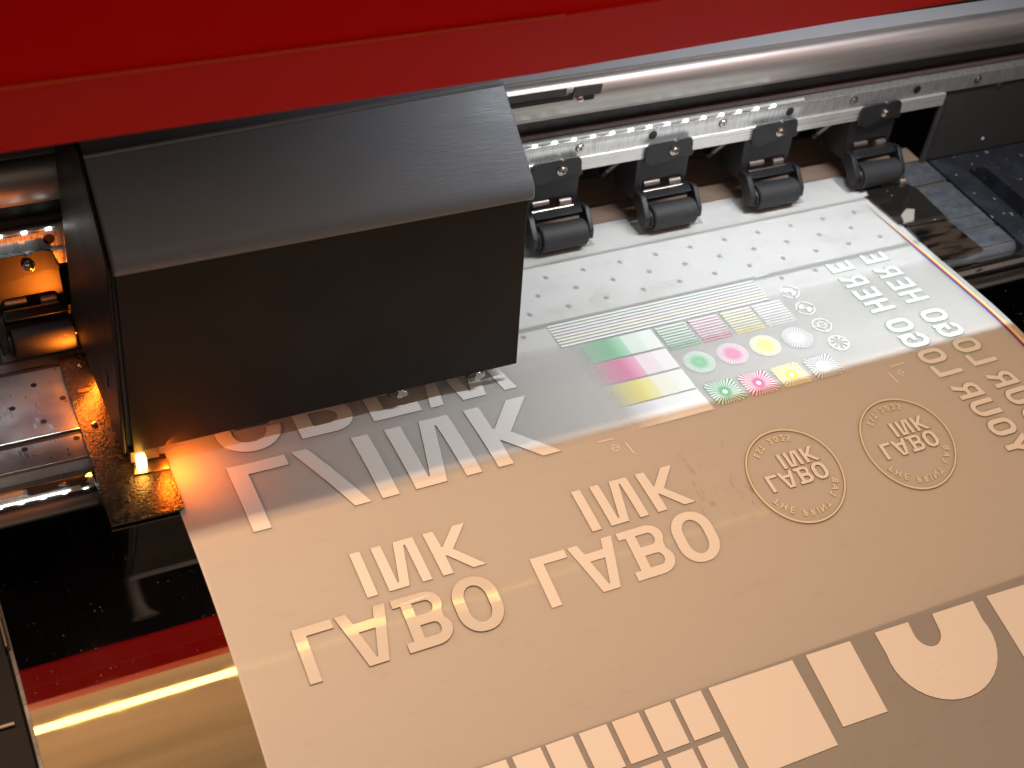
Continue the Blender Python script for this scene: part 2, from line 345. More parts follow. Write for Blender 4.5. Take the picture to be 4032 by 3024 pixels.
# brown rear paper guide
rg = root('rear_guide', (.5, 2.0, -.05), 'brown rear feed guide behind the pinch rollers', 'feed guide')
b = MB(); b.box(-6, 4.74, 1.482, 1.692, .003, .010, M_brown); b.prism([(1.706, .008), (2.1, -.02), (2.55, -.33), (2.55, -.4), (1.706, -.0)], -6, 4.55, M_brown); b.build('guide_plate', rg)
b = MB(); b.box(-6, 4.6, 1.694, 1.704, .0, .0085, M_brownd); b.build('joint_strip', rg)

# ------------------------------------------------------------------ apron
ys = [.195-.05*i for i in range(0, 52)]
ys = [y for y in ys if y > YE]+[YE]
def az(x, y):
    if y > -.3: return -.010-.05*max(0, (y+.3)/.5)**2
    return zf(y)-.010
apron = sheet('front_apron', lambda y: (-3.57, 5.2), ys, az, M_apron, nx=2)
apron.location.z = 0
thing(apron, 'curved polished black apron mirroring the room left of the hanging film', 'apron')
# left side cover beside the apron
sc = root('side_cover', (-3.8, -1.4, -.4), 'matt black side cover along the left edge of the shiny apron', 'side cover')
b = MB(); b.prism([(-3.2, -1.6), (-3.2, -.95), (-2.0, -.33), (-1.2, -.12), (-.6, -.03), (-.25, -.02), (-.25, -1.6)], -5.2, -3.60, mat('matt_cover', (.004, .004, .004), .6, spec=.15)); b.build('body', sc, bevel=.01)
b = MB(); b.cyl((-3.60, -.72, .02), (-3.60, -1.02, -.03), .018, M_steel, 12); b.build('hinge_pin', sc, smooth=True)
b = MB()
for i in range(24):
    y0 = -.45-.09*i; y1 = y0-.088
    b.add([(-3.592, y0, zf(y0)+.004), (-3.572, y0, zf(y0)+.004), (-3.572, y1, zf(y1)+.004), (-3.592, y1, zf(y1)+.004)], [(0, 1, 2, 3)], M_blkm)
b.build('edge_trim', sc)
b = MB(); b.box(-4.4, -3.66, -1.44, -1.425, -.16, -.150, mat('seam_grey', (.35, .3, .28), .4)); b.build('seam', sc)

# ------------------------------------------------------------------ media guides and bed
lg = root('media_guide', (-2.7, .4, 0), 'thin dark media guide with rounded corner clamping the film edge, lit orange by the lamp', 'media guide')
b = MB()
pl = [(-2.86, -.38)]+[(-2.45+.04*math.cos(math.radians(-90+90*i/5)), -.35+.04*math.sin(math.radians(-90+90*i/5))) for i in range(6)]+[(-2.40, .10), (-2.58, .13), (-2.565, 1.19), (-2.82, 1.19), (-2.84, .2)]
b.plate(pl, .004, .020, M_guide); b.build('guide_strip', lg, bevel=.003)
b = MB(); b.plate([(-2.63, -.03), (-2.41, -.05), (-2.395, .04), (-2.60, .085)], .0205, .034, mat('brass_tab', (.75, .55, .35), .3, 1)); b.build('metal_tab', lg, bevel=.002)
b = MB()
b.lathe((-2.70, 1.06, .02), (0, 0, 1), [(0, .02), (.012, .018), (.016, .001)], M_steel); b.build('screw', lg, smooth=True)
b = MB(); b.lathe((-2.745, .49, .02), (0, 0, 1), [(0, .02), (.012, .018), (.016, .001)], M_steel); b.build('screw', lg, smooth=True)
b = MB(); b.box(-2.77, -2.70, .80, .83, .021, .03, M_gold); b.build('spacer', lg)

rgd = root('media_guide', (4.17, .95, 0), 'glossy black media guide plate with two small screws at the right edge of the film', 'media guide')
b = MB(); b.plate([(3.93, .72), (4.02, .67), (4.405, .665), (4.42, 1.10), (4.38, 1.19), (4.33, 1.215), (3.96, 1.21), (3.90, 1.10)], .006, .022, M_rguide); b.build('guide_strip', rgd, bevel=.003)
for x, y in ((4.13, 1.16), (4.30, 1.185)):
    b = MB(); b.lathe((x, y, .022), (0, 0, 1), [(0, .016), (.01, .014), (.013, .001)], M_steel); b.build('screw', rgd, smooth=True)
b = MB(); b.plate([(3.96, .70), (4.06, .70), (4.17, .83), (4.10, .86), (4.00, .80)], .024, .05, mat('white_tab', (.40, .37, .33), .4)); b.build('film_clamp', rgd, bevel=.006)
b = MB(); b.plate([(3.98, .20), (4.44, .225), (4.40, .655), (4.0, .655)], .004, .010, mat('brown_reflection', (.20, .14, .10), .28, .8, bump=(8, (1, 7, 1), .5, .02), mottle=(3, (1, 5, 1), (.02, .016, .014), .45, .6))); b.build('wavy_strip', rgd)  # brown streaks paint a reflection onto the dark strip

bed = root('side_bed', (5.5, .9, -.05), 'black side bed stained with dark blue ink to the right of the silver table', 'machine bed')
b = MB(); b.plate([(4.86, -1.2), (9, -1.2), (9, 1.47), (4.84, 1.47)], -.2, -.008, M_bed, holes=[rrect(5.10, 5.32, .2, 1.25, .05)]); b.build('bed_plate', bed, bevel=.004)
b = MB(); b.box(5.05, 5.4, .15, 1.3, -.3, -.205, M_dark); b.cyl((5.16, .25, -.1), (5.16, 1.2, -.1), .04, M_blkm); b.build('slot_shaft', bed, smooth=True)
wall = root('end_plate', (5.6, 1.5, .4), 'scratched black end plate under the right end of the guide rail', 'end plate')
b = MB(); b.box(4.79, 9, 1.475, 1.54, -.006, .7, M_blkm); b.build('plate', wall, bevel=.004)
b = MB(); b.cyl((4.76, 1.47, -.005), (4.74, 1.46, .66), .03, M_blkm, 14); b.build('corner_post', wall, smooth=True)
b = MB(); b.lathe((5.35, 1.474, .69), (0, -1, 0), [(0, .03), (.014, .028), (.02, .001)], M_steel); b.build('screw', wall, smooth=True)
b = MB(); b.lathe((5.41, 1.474, .12), (0, -1, 0), [(0, .014), (.01, .013), (.013, .001)], mat('paint_fleck', (.5, .55, .6), .5)); b.build('rivet', wall, smooth=True)

# ------------------------------------------------------------------ pinch rollers
def screw(b, c, d, r, M=M_steel):
    c = Vector(c); d = Vector(d).normalized()
    b.lathe(c, d, [(0, r*1.25), (.008, r*1.25), (.010, r), (.022, r*.97), (.030, r*.75), (.034, r*.3), (.034, .0005)], M, 24)
    a = d.cross(Vector((1, .25, 0))).normalized(); e_ = d.cross(a)
    for u, v in ((a, e_), (e_, a)):
        p = c+d*.0345
        b.add([p+u*r*.55+v*r*.12, p-u*r*.55+v*r*.12, p-u*r*.55-v*r*.12, p+u*r*.55-v*r*.12], [(0, 1, 2, 3)], M_hole)
def pinch(cx, label, group):
    t = root('pinch_roller', (cx, 1.29, 0), label, 'pinch roller', group)
    X = lambda pts: [(cx+x, z) for x, z in pts]
    b = MB()
    head = X([(-.264, .575), (-.268, .70), (-.25, .735), (-.225, .749), (-.03, .751), (-.02, .735), (.0, .735), (.01, .751), (.10, .753), (.135, .74), (.153, .705), (.165, .625), (.185, .60), (.170, .575), (.145, .578), (.115, .592), (.08, .59), (-.13, .55), (-.17, .525), (-.19, .55)])
    b.plate(head, 1.405, 1.428, M_blk, plane='xz')
    b.build('mounting_head', t, bevel=.004)
    b = MB()
    body = X([(-.30, .60), (.18, .60), (.20, .20), (-.26, .20)])
    hole = X([(-.205, .355), (-.19, .37), (.13, .372), (.15, .35), (.155, .235), (-.215, .235)])
    b.plate(body, 1.455, 1.475, M_blk, holes=[hole], plane='xz')
    b.add([(cx-.30, 1.455, .60), (cx-.26, 1.455, .2), (cx-.30, 1.70, .2), (cx-.34, 1.70, .42), (cx-.36, 1.6, .60)], [(0, 1, 2, 3, 4)], M_blk)
    b.build('arm_plate', t, bevel=.003)
    b = MB(); screw(b, (cx-.012, 1.404, .655), (0, -1, .12), .033); b.build('screw', t, smooth=True)
    b = MB(); b.cyl((cx-.21, 1.42, .285), (cx+.15, 1.42, .285), .020, M_steel, 14); b.cyl((cx-.19, 1.47, .33), (cx-.05, 1.47, .33), .028, mat_pin, 14); b.cyl((cx+.04, 1.46, .315), (cx+.14, 1.46, .315), .030, mat_pin, 14); b.build('hinge_pin', t, smooth=True)
    b = MB(); b.cyl((cx-.40, 1.70, .34), (cx-.33, 1.56, .60), .028, mat_pin, 14); b.cyl((cx-.425, 1.72, .30), (cx-.40, 1.70, .345), .034, M_blk, 14); b.build('spring_rod', t, smooth=True)
    # yoke: cross bar and two cheeks holding the roller
    b = MB()
    b.box(cx-.25, cx+.235, 1.39, 1.47, .20, .285, M_blk)
    b.prism([(1.46, .20), (1.46, .285), (1.41, .30), (1.33, .285), (1.395, .22)], cx-.215, cx+.20, M_blk)
    prof = [(1.45, .20), (1.45, .285), (1.38, .305), (1.34, .295), (1.225, .175), (1.215, .10), (1.25, .072), (1.32, .085), (1.37, .15)]
    b.prism(prof, cx-.272, cx-.222, M_blk)
    b.prism(prof, cx+.216, cx+.256, M_blk)
    b.build('yoke', t, bevel=.007)
    b = MB(); b.lathe((cx-.195, 1.285, .128), (1, 0, 0), [(0, .02), (0, .098), (.008, .106), (.385, .106), (.395, .098), (.395, .02)], M_rub, 36); b.build('roller', t, smooth=True)
    b = MB(); b.lathe((cx-.222, 1.285, .128), (1, 0, 0), [(0, .02), (0, .078), (.012, .082), (.024, .078), (.024, .02)], M_blk, 30)
    b.cyl((cx-.268, 1.285, .128), (cx+.255, 1.285, .128), .024, M_steel, 14); b.build('axle', t, smooth=True)
    return t
mat_pin = mat('dull_pin', (.34, .31, .29), .4, .9)
G = 'pinch rollers in a row under the guide rail'
pinch(-2.88, 'pinch roller glowing orange at the far left of the print carriage', G)
pinch(1.02, 'black pinch roller half hidden by the right side of the print carriage', G)
pinch(2.01, 'black pinch roller second to the right of the print carriage', G)
pinch(3.01, 'black pinch roller third to the right of the print carriage', G)
pinch(4.07, 'ink stained pinch roller at the right edge of the film by the black end plate', G)
# small silver stop beside the last roller
b = MB(); b.cyl((4.31, 1.235, .03), (4.36, 1.225, .035), .035, M_lite, 18); b.cyl((4.12, 1.24, .012), (4.31, 1.235, .02), .02, M_blk, 12)
thing(b.build('stop_pin', smooth=True), 'small silver and black stop pin under the rightmost pinch roller', 'stop pin')

# ------------------------------------------------------------------ print carriage
car = root('print_carriage', (-1.3, .6, .15), 'big black print carriage box sliding above the film', 'print carriage')
b = MB()
def cx_(x0, z): return x0
# front plate, slightly narrower at the top right
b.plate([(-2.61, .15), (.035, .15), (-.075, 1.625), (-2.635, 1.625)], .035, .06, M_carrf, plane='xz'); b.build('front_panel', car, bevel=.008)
def tap(prof, xl0, xr0, xl1, xr1, z0, z1, M, b):   # prism with ends tapering in x by height
    n = len(prof)
    f0 = lambda z: (z-z0)/(z1-z0)
    vs = [(xl0+(xl1-xl0)*f0(z), y, z) for y, z in prof]+[(xr0+(xr1-xr0)*f0(z), y, z) for y, z in prof]
    t = tessellate_polygon([[Vector((y, z, 0)) for y, z in prof]])
    b.add(vs, [(i, (i+1) % n, n+(i+1) % n, n+i) for i in range(n)]+[tuple(q) for q in t]+[tuple(n+i for i in q) for q in t], M)
b = MB()
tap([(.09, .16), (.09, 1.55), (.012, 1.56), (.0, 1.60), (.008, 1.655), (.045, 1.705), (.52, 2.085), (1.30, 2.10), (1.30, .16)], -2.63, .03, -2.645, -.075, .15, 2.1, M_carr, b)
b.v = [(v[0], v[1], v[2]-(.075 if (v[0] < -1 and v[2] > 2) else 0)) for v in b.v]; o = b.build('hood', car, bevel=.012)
b = MB(); b.box(-2.645, -.08, .515, .535, 2.085, 2.103, mat('pale_edge', (.6, .62, .65), .35, .6)); b.v = [(v[0], v[1], v[2]-(.075 if v[0] < -1 else 0)) for v in b.v]; b.build('pale_edge', car)  # paler strip along the back fold of the carriage top
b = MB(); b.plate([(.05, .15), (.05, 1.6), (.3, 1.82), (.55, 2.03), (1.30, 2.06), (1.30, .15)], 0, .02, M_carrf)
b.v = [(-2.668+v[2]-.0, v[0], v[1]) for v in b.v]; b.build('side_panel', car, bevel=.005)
b = MB(); b.box(-2.675, -2.668, .30, .34, .50, .60, M_blk); b.box(-2.677, -2.668, .296, .344, .60, .605, M_steel); b.box(-2.677, -2.668, .296, .344, .495, .50, M_steel); b.build('side_latch', car)
for x in (-.85, -.28):
    b = MB(); b.box(x-.06, x+.06, .03, .10, .115, .152, M_blkm); b.cyl((x+.02, .045, .16), (x+.02, .045, .09), .022, M_steel, 14); b.cyl((x+.045, .02, .125), (x+.045, .09, .125), .026, M_steel, 14); b.build('foot_screw', car, bevel=.003)
b = MB(); b.plate([(x_, y_) for x_, y_ in rrect(-1.98, -1.72, .045, .16, .04)], .125, .152, M_blk); b.build('sensor', car, bevel=.004)
b = MB(); b.box(-2.60, -2.545, -.035, .03, .045, .15, M_uv); b.build('curing_lamp', car, bevel=.008)
b = MB(); b.box(-2.625, -2.45, .045, .30, .06, .149, M_blkm); b.build('lamp_housing', car)

# ------------------------------------------------------------------ printed film
film = root('printed_film', (0, 0, 0), 'wide translucent transfer film printed with mirrored raised white lettering', 'film')
def xr(y):
    if y > 1.05: return 3.90-(y-1.05)*.1
    if y > 0: return 3.98-.06*y/1.05+.02*(1-y)
    return 4.0+.07*(-y)*1.1
fy = [2.5-.1*i for i in range(12)]+[1.3-.06*i for i in range(1, 82)]
fy = [y for y in fy if y > YE]+[YE]+[YE-.1*i for i in range(1, 14)]
def fz(x, y):
    z = zf(y)
    if y > 1.5: z -= .03*min(1, (y-1.5)/.1)+.45*max(0, y-1.8)**2
    e_ = max(0, x-(xr(y)-.14))
    if y < 1.0: z += .06*e_*min(1, (1.0-y)/.6)
    if y < 0: z += .0025*math.sin(x*3.1+y*5)*min(1, -y)
    return z
sheet('film_sheet', lambda y: (-2.445, xr(y)), fy, fz, M_film, film, nx=90)
def M_rainbow():  # rainbow of refracted light painted as fixed colour bands
    M = mat('painted_rainbow', (.8, .5, .1), .3); n = M.node_tree.nodes; l = M.node_tree.links.new
    uv = n.new('ShaderNodeAttribute'); uv.attribute_name = 'across'; r = n.new('ShaderNodeValToRGB'); e = r.color_ramp.elements
    e[0].position = 0; e[0].color = (.55, .62, .80, 1); e[1].position = 1; e[1].color = (.85, .83, .75, 1)
    for p, c in ((.2, (.02, .05, .22)), (.36, (.05, .03, .25)), (.46, (.55, .02, .10)), (.58, (.85, .20, .02)), (.72, (.95, .60, .03)), (.87, (.95, .85, .45))):
        q = e.new(p); q.color = (*c, 1)
    l(uv.outputs['Fac'], r.inputs[0]); l(r.outputs[0], n['Principled BSDF'].inputs['Base Color']); return M
MR = M_rainbow(); b = MB(); ny = 40; acr = []
for j in range(ny+1):
    y = 1.04-(3.3)*j/ny; w = min(.055, .006+.05*(1.04-y)/.8); c = xr(y)-.10+.02*(1 if y > .5 else 1)
    for i in range(9):
        x = c-w/2+w*i/8; b.v.append((x, y, fz(x, y)+.0035)); acr.append(i/8)
for j in range(ny):
    for i in range(8): b.f.append([j*9+i, j*9+i+1, (j+1)*9+i+1, (j+1)*9+i]); b.m.append(0)
b.mats = [MR]; o = b.build('iridescent_edge', film, smooth=True, weld=False, recalc=False)
at = o.data.attributes.new('across', 'FLOAT', 'POINT'); at.data.foreach_set('value', acr)

TH = .0042
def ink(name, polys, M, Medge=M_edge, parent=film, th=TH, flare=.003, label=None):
    """polys: list of (outer, [holes]) in world x, y. Extruded a little above the curved film."""
    bm = bmesh.new()
    for outer, holes in polys:
        loops = [outer]+list(holes); flat = [p for lp in loops for p in lp]
        top = [bm.verts.new((p[0], p[1], th)) for p in flat]
        for q in tessellate_polygon([[Vector((p[0], p[1], 0)) for p in lp] for lp in loops]):
            try: f = bm.faces.new([top[i] for i in q]); f.material_index = 0
            except ValueError: pass
        k = 0
        for li, lp in enumerate(loops):
            n = len(lp); area_ = sum(lp[i][0]*lp[(i+1) % n][1]-lp[(i+1) % n][0]*lp[i][1] for i in range(n))
            sgn = (1 if area_ > 0 else -1)*(1 if li == 0 else -1)
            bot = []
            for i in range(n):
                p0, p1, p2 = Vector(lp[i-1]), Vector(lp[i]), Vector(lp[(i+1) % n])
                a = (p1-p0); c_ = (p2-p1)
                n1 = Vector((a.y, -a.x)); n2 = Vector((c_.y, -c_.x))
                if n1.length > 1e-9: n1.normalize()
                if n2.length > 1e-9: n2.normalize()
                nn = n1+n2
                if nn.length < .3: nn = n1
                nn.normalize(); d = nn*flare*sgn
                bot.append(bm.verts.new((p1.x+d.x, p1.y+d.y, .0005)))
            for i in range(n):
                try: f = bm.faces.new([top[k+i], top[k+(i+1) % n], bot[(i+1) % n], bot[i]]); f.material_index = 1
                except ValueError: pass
            k += n
    y0 = min(v.co.y for v in bm.verts); y1 = max(v.co.y for v in bm.verts); y = y0+.05
    while y < y1:
        if y < -.3: bmesh.ops.bisect_plane(bm, geom=bm.verts[:]+bm.edges[:]+bm.faces[:], plane_co=(0, y, 0), plane_no=(0, 1, 0))
        y += .05
    for v in bm.verts: v.co.z += fz(v.co.x, v.co.y)+.0015
    bmesh.ops.recalc_face_normals(bm, faces=bm.faces)
    up = sum(f.normal.z*f.calc_area() for f in bm.faces if f.material_index == 0)
    if up < 0: bmesh.ops.reverse_faces(bm, faces=bm.faces)
    for f in bm.faces:
        if f.material_index == 0 and f.normal.z < 0: f.normal_flip()
    org = Vector((sum(v.co.x for v in bm.verts)/len(bm.verts), sum(v.co.y for v in bm.verts)/len(bm.verts), 0))
    if parent is not film: org = Vector(parent.location)*0
    for v in bm.verts: v.co -= org if parent is film else Vector(parent['org'])
    me = bpy.data.meshes.new(name); bm.to_mesh(me); bm.free(); me.materials.append(M); me.materials.append(Medge)
    o = bpy.data.objects.new(name, me); C.objects.link(o); o.parent = parent
    if parent is film: o.location = org; o['org'] = tuple(org)
    if label: o['label'] = label
    return o
def arcp(cx, cy, rx, ry, a0, a1, n=14): return [(cx+rx*math.cos(math.radians(a0+(a1-a0)*i/n)), cy+ry*math.sin(math.radians(a0+(a1-a0)*i/n))) for i in range(n+1)]
def rr(x0, x1, y0, y1, rx, ry, n=8, c=(1, 1, 1, 1)):
    out = []
    for (X, Y, a0, on) in ((x1, y0, -90, c[0]), (x1, y1, 0, c[1]), (x0, y1, 90, c[2]), (x0, y0, 180, c[3])):
        if not on: out.append((X, Y)); continue
        out += arcp(X-rx if X == x1 else X+rx, Y+ry if Y == y0 else Y-ry, rx, ry, a0, a0+90, n)
    return out
# glyphs, y downwards in the picture: t = 0 at the far side, 1 at the near side
LABO = [([(0, 0), (.745, 0), (.745, .167), (.225, .167), (.225, 1), (0, 1)], []),
        ([(.809, 0), (1.03, 0), (1.10, .21), (1.505, .21), (1.56, 0), (1.797, 0), (1.50, 1), (1.12, 1)], [[(1.145, .38), (1.472, .38), (1.325, .875), (1.298, .875)]]),
        ([(1.896, 0)]+arcp(2.51, .25, .32, .25, -90, 35, 12)+arcp(2.49, .73, .36, .27, -42, 90, 12)+[(1.905, 1), (1.905, .825), (2.05, .825), (2.05, .152), (1.896, .152)],
         [rr(2.262, 2.63, .157, .40, .11, .12, 6, (1, 1, 0, 0)), rr(2.27, 2.64, .58, .82, .11, .12, 6, (1, 1, 0, 0))]),
        (rr(3.02, 3.93, -.02, 1.02, .42, .40, 10), [rr(3.25, 3.70, .15, .85, .215, .26, 10)])]
INK = [([(0, 0), (.222, 0), (.225, 1), (0, 1)], []),
       ([(.455, 0), (.675, 0), (.695, .87), (.728, .87), (.945, 0), (1.38, 0), (1.40, 1), (1.19, 1), (1.165, .12), (1.13, .12), (.905, 1), (.47, 1)], []),
       ([(1.60, 0), (1.83, 0), (1.86, .395), (1.885, .395), (2.265, 0), (2.55, 0), (2.075, .5), (2.60, 1), (2.315, 1), (1.89, .595), (1.865, .6), (1.87, 1), (1.64, 1)], [])]
def put(gl, x0, y0, h, sx=1., skew=0.): 
    f = lambda p: (x0+p[0]*h*sx+skew*p[1]*h, y0-p[1]*h)
    return [([f(p) for p in o], [[f(p) for p in q] for q in hs]) for o, hs in gl]
def letters(gl, x0, y0, h, M, Me=M_edge, parent=film, th=TH, skew=0., flare=.003, sx=1., split=True, label=None):
    out = []
    if split:
        for g in put(gl, x0, y0, h, sx, skew): out.append(ink('letter', [g], M, Me, parent, th, flare, label))
    else: out.append(ink('lettering', put(gl, x0, y0, h, sx, skew), M, Me, parent, th, flare, label))
    return out
# two big stacked words, the left one varnished
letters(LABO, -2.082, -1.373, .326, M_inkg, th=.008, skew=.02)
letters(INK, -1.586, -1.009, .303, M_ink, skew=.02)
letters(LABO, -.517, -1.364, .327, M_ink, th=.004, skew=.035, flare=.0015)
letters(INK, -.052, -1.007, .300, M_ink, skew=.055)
# LINK row
Lk = [([(0, 0), (.70, 0), (.70, .17), (.21, .17), (.21, 1), (0, 1)], []), ([(.785, 0), (.98, 0), (1.405, 1), (1.205, 1)], []),
      ([(1.53, 0), (1.745, 0), (1.757, 1), (1.545, 1)], []),
      ([(1.955, 0), (2.165, 0), (2.17, .87), (2.193, .87), (2.41, 0), (2.79, 0), (2.815, 1), (2.613, 1), (2.59, .13), (2.567, .125), (2.36, 1), (1.965, 1)], []),
      ([(3.005, 0), (3.215, 0), (3.222, .41), (3.25, .41), (3.595, 0), (3.87, 0), (3.42, .52), (3.885, 1), (3.63, 1), (3.24, .61), (3.228, .61), (3.232, 1), (3.033, 1)], [])]
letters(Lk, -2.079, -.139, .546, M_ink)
# CREW row, mostly under the carriage (far side y = .475, near side -.045)
f = lambda pts: [(x, y) for x, y in pts]
ink('letter', [(f([(-1.63, .14), (-1.728, .14)]+arcp(-1.842, .14, .113, .108, 0, -90, 8)+arcp(-1.842, .14, .113, .108, -90, -180, 8)+[(-1.955, .30)]+arcp(-1.842, .30, .113, .085, 180, 0, 12)+[(-1.63, .30)]+arcp(-1.845, .30, .215, .18, 0, 180, 16)+[(-2.06, .14)]+arcp(-1.845, .14, .215, .19, 180, 360, 20)[:-1]), [])], M_ink)
ink('letter', [(f([(-1.54, -.046)]+arcp(-1.30, .10, .155, .146, -90, 90, 14)+[(-1.16, .475), (-1.29, .475), (-1.36, .25), (-1.432, .25), (-1.432, .475), (-1.54, .475)]), [rr(-1.433, -1.25, .04, .165, .08, .06, 6, (1, 1, 0, 0))])], M_ink)
ink('letter', [([(-1.04, -.044), (-.695, -.044), (-.695, .042), (-.938, .042), (-.938, .17), (-.74, .17), (-.74, .25), (-.938, .25), (-.938, .39), (-.695, .39), (-.695, .475), (-1.04, .475)], [])], M_ink)
ink('letter', [([(-.633, -.045), (-.537, -.045), (-.463, .385), (-.392, -.045), (-.22, -.045), (-.149, .385), (-.079, -.045), (.021, -.045), (-.10, .475), (-.195, .475), (-.31, .012), (-.40, .475), (-.52, .475)], [])], M_ink)

# YOUR LOGO HERE, two columns running away from the viewer
def g_(n):
    if n == 'E': return [([(0, 0), (.62, 0), (.62, .17), (.2, .17), (.2, .42), (.55, .42), (.55, .58), (.2, .58), (.2, .83), (.62, .83), (.62, 1), (0, 1)], [])]
    if n == 'H': return [([(0, 0), (.19, 0), (.19, .41), (.5, .41), (.5, 0), (.69, 0), (.69, 1), (.5, 1), (.5, .58), (.19, .58), (.19, 1), (0, 1)], [])]
    if n == 'L': return [([(0, 0), (.6, 0), (.6, .17), (.2, .17), (.2, 1), (0, 1)], [])]
    if n == 'O': return [(rr(0, .72, -.01, 1.01, .33, .33, 8), [rr(.2, .52, .17, .83, .15, .18, 8)])]
    if n == 'G': return [([(.72, .58), (.36, .58), (.36, .43), (.53, .43)]+[(.53, .34)]+arcp(.36, .34, .16, .18, 0, -180, 10)+arcp(.36, .66, .16, .18, 180, 20, 10)+[(.70, .74)]+arcp(.36, .66, .36, .35, 14, 180, 10)+arcp(.36, .34, .36, .35, 180, 310, 9)+[(.60, .02), (.60, 0), (.72, 0)], [])]
    if n == 'U': return [([(0, 1), (0, .34)]+arcp(.35, .34, .35, .35, 180, 360, 12)+[(.70, 1), (.5, 1), (.5, .34)]+arcp(.35, .34, .15, .18, 0, -180, 10)+[(.2, 1)], [])]
    if n == 'R': return [([(0, 0), (.19, 0), (.19, .38), (.33, .38), (.50, 0), (.72, 0), (.52, .42)]+arcp(.38, .70, .30, .30, -50, 90, 10)+[(0, 1)], [rr(.19, .49, .54, .84, .13, .13, 6, (1, 1, 0, 0))])]
    if n == 'Y': return [([(.29, 0), (.49, 0), (.49, .38), (.78, 1), (.56, 1), (.39, .60), (.22, 1), (0, 1), (.29, .38)], [])]
def xb(y, tab): 
    for (a, xa), (b_, xb_) in zip(tab[:-1], tab[1:]):
        if a >= y >= b_: return xa+(xb_-xa)*(a-y)/(a-b_)
    return tab[0][1] if y > tab[0][0] else tab[-1][1]
T1 = [(.5, 2.99), (.2, 2.995), (-.17, 3.008), (-.4, 3.018), (-.55, 3.033), (-.70, 3.06), (-.80, 3.08), (-.90, 3.103), (-1.0, 3.122), (-1.12, 3.15), (-1.23, 3.177), (-1.4, 3.215), (-1.58, 3.255), (-1.8, 3.30)]
places = [('Y', -1.655, .165), ('O', -1.478, .138), ('U', -1.304, .14), ('R', -1.133, .135), ('L', -.908, .112), ('O', -.777, .14), ('G', -.602, .145), ('O', -.424, .142), ('H', -.168, .128), ('E', -.005, .112), ('R', .152, .125), ('E', .345, .115)]
for dx, dy, wob in ((0, 0, 0), (.346, .014, 1)):
    for ch, y0, w in places:
        polys = []
        gl = g_(ch); gw = max(p[0] for p in gl[0][0])
        tf = lambda p: (xb(y0+p[0]/gw*w, T1)+dx+p[1]*.222, y0+dy+p[0]/gw*w)
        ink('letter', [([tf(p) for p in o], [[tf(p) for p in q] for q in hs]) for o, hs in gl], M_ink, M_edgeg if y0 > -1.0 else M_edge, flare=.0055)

# small text from the built-in font
tcache = {}
def chmesh(ch):
    if ch in tcache: return tcache[ch]
    cu = bpy.data.curves.new('tmp', 'FONT'); cu.body = ch; cu.size = 1; cu.offset = .03; cu.resolution_u = 3; cu.align_x = 'CENTER'
    ob = bpy.data.objects.new('tmp_glyph', cu); C.objects.link(ob); bpy.context.view_layer.update()
    me = bpy.data.meshes.new_from_object(ob.evaluated_get(bpy.context.evaluated_depsgraph_get()))
    r = ([tuple(v.co) for v in me.vertices], [tuple(p.vertices) for p in me.polygons]); bpy.data.objects.remove(ob); bpy.data.meshes.remove(me); tcache[ch] = r; return r
def textring(chars, parent, name='ring_lettering'):
    """chars: (char, x, y, (ux, uy) glyph up, (rx, ry) reading direction, size)"""
    bm = bmesh.new()
    for ch, x, y, up, rd, s_ in chars:
        vs, fs = chmesh(ch)
        tv = []
        for v in vs:
            px = x+rd[0]*v[0]*s_+up[0]*(v[1]-.36)*s_; py = y+rd[1]*v[0]*s_+up[1]*(v[1]-.36)*s_
            tv.append(bm.verts.new((px, py, fz(px, py)+.0065)))
        nf = []
        for q in fs:
            try: nf.append(bm.faces.new([tv[i] for i in q]))
            except ValueError: pass
        for f_ in nf:
            f_.normal_update()
            if f_.normal.z < 0: f_.normal_flip()
        r = bmesh.ops.extrude_face_region(bm, geom=nf)
        for v in [g for g in r['geom'] if isinstance(g, bmesh.types.BMVert)]: pass
        for v in tv: v.co.z -= .006
        for f_ in bm.faces:
            f_.normal_update()
            if abs(f_.normal.z) < .5: f_.material_index = 1
    org = Vector(parent['org'])
    for v in bm.verts: v.co -= org
    me = bpy.data.meshes.new(name); bm.to_mesh(me); bm.free(); me.materials.append(M_varn); me.materials.append(M_edgev)
    o = bpy.data.objects.new(name, me); C.objects.link(o); o.parent = parent; return o
def seal(cx, cy, R, dx, dy):
    yc = lambda v: cy+v
    ring = ink('seal_ring', [([(cx+R*math.cos(a*PI/48), yc(R*.985*math.sin(a*PI/48))) for a in range(96)], [[(cx+(R-.013)*math.cos(a*PI/48), yc((R-.013)*.985*math.sin(a*PI/48))) for a in range(96)]])], M_varn, M_edgev, th=.007, flare=.005)
    letters(LABO, 1.307+dx, -1.279+dy, .122, M_ink, parent=ring, split=True, skew=.1, th=.0055, flare=.004)
    letters(INK, 1.478+dx, -1.149+dy, .115, M_ink, parent=ring, split=True, skew=.1, th=.0055, flare=.004)
    ch = []
    r_ = R-.075
    def at_(a, out):
        a = math.radians(a); u = (math.cos(a), math.sin(a)); x = cx+r_*u[0]; y = cy+r_*u[1]*.985
        return (x, y, u, (-u[1], u[0])) if out else (x, y, (-u[0], -u[1]), (u[1], -u[0]))
    for c_, a in zip('EST.2025', (134, 126, 118, 110.5, 100, 90, 80, 70)):
        x, y, up, rd = at_(a, False); ch.append((c_, x, y, up, rd, .064))
    for c_, a in zip('THEPRINTLAB', (211, 223, 235, 254, 265.5, 274, 283, 294, 313, 324, 335)):
        x, y, up, rd = at_(a, True); ch.append((c_, x, y, up, rd, .064))
    for q in ch: textring([q], ring, 'ring_letter' if q[0] != '.' else 'full_stop')
seal(1.548, -1.318, .362, 0, 0)
seal(2.517, -1.322, .366, .965, -.008)

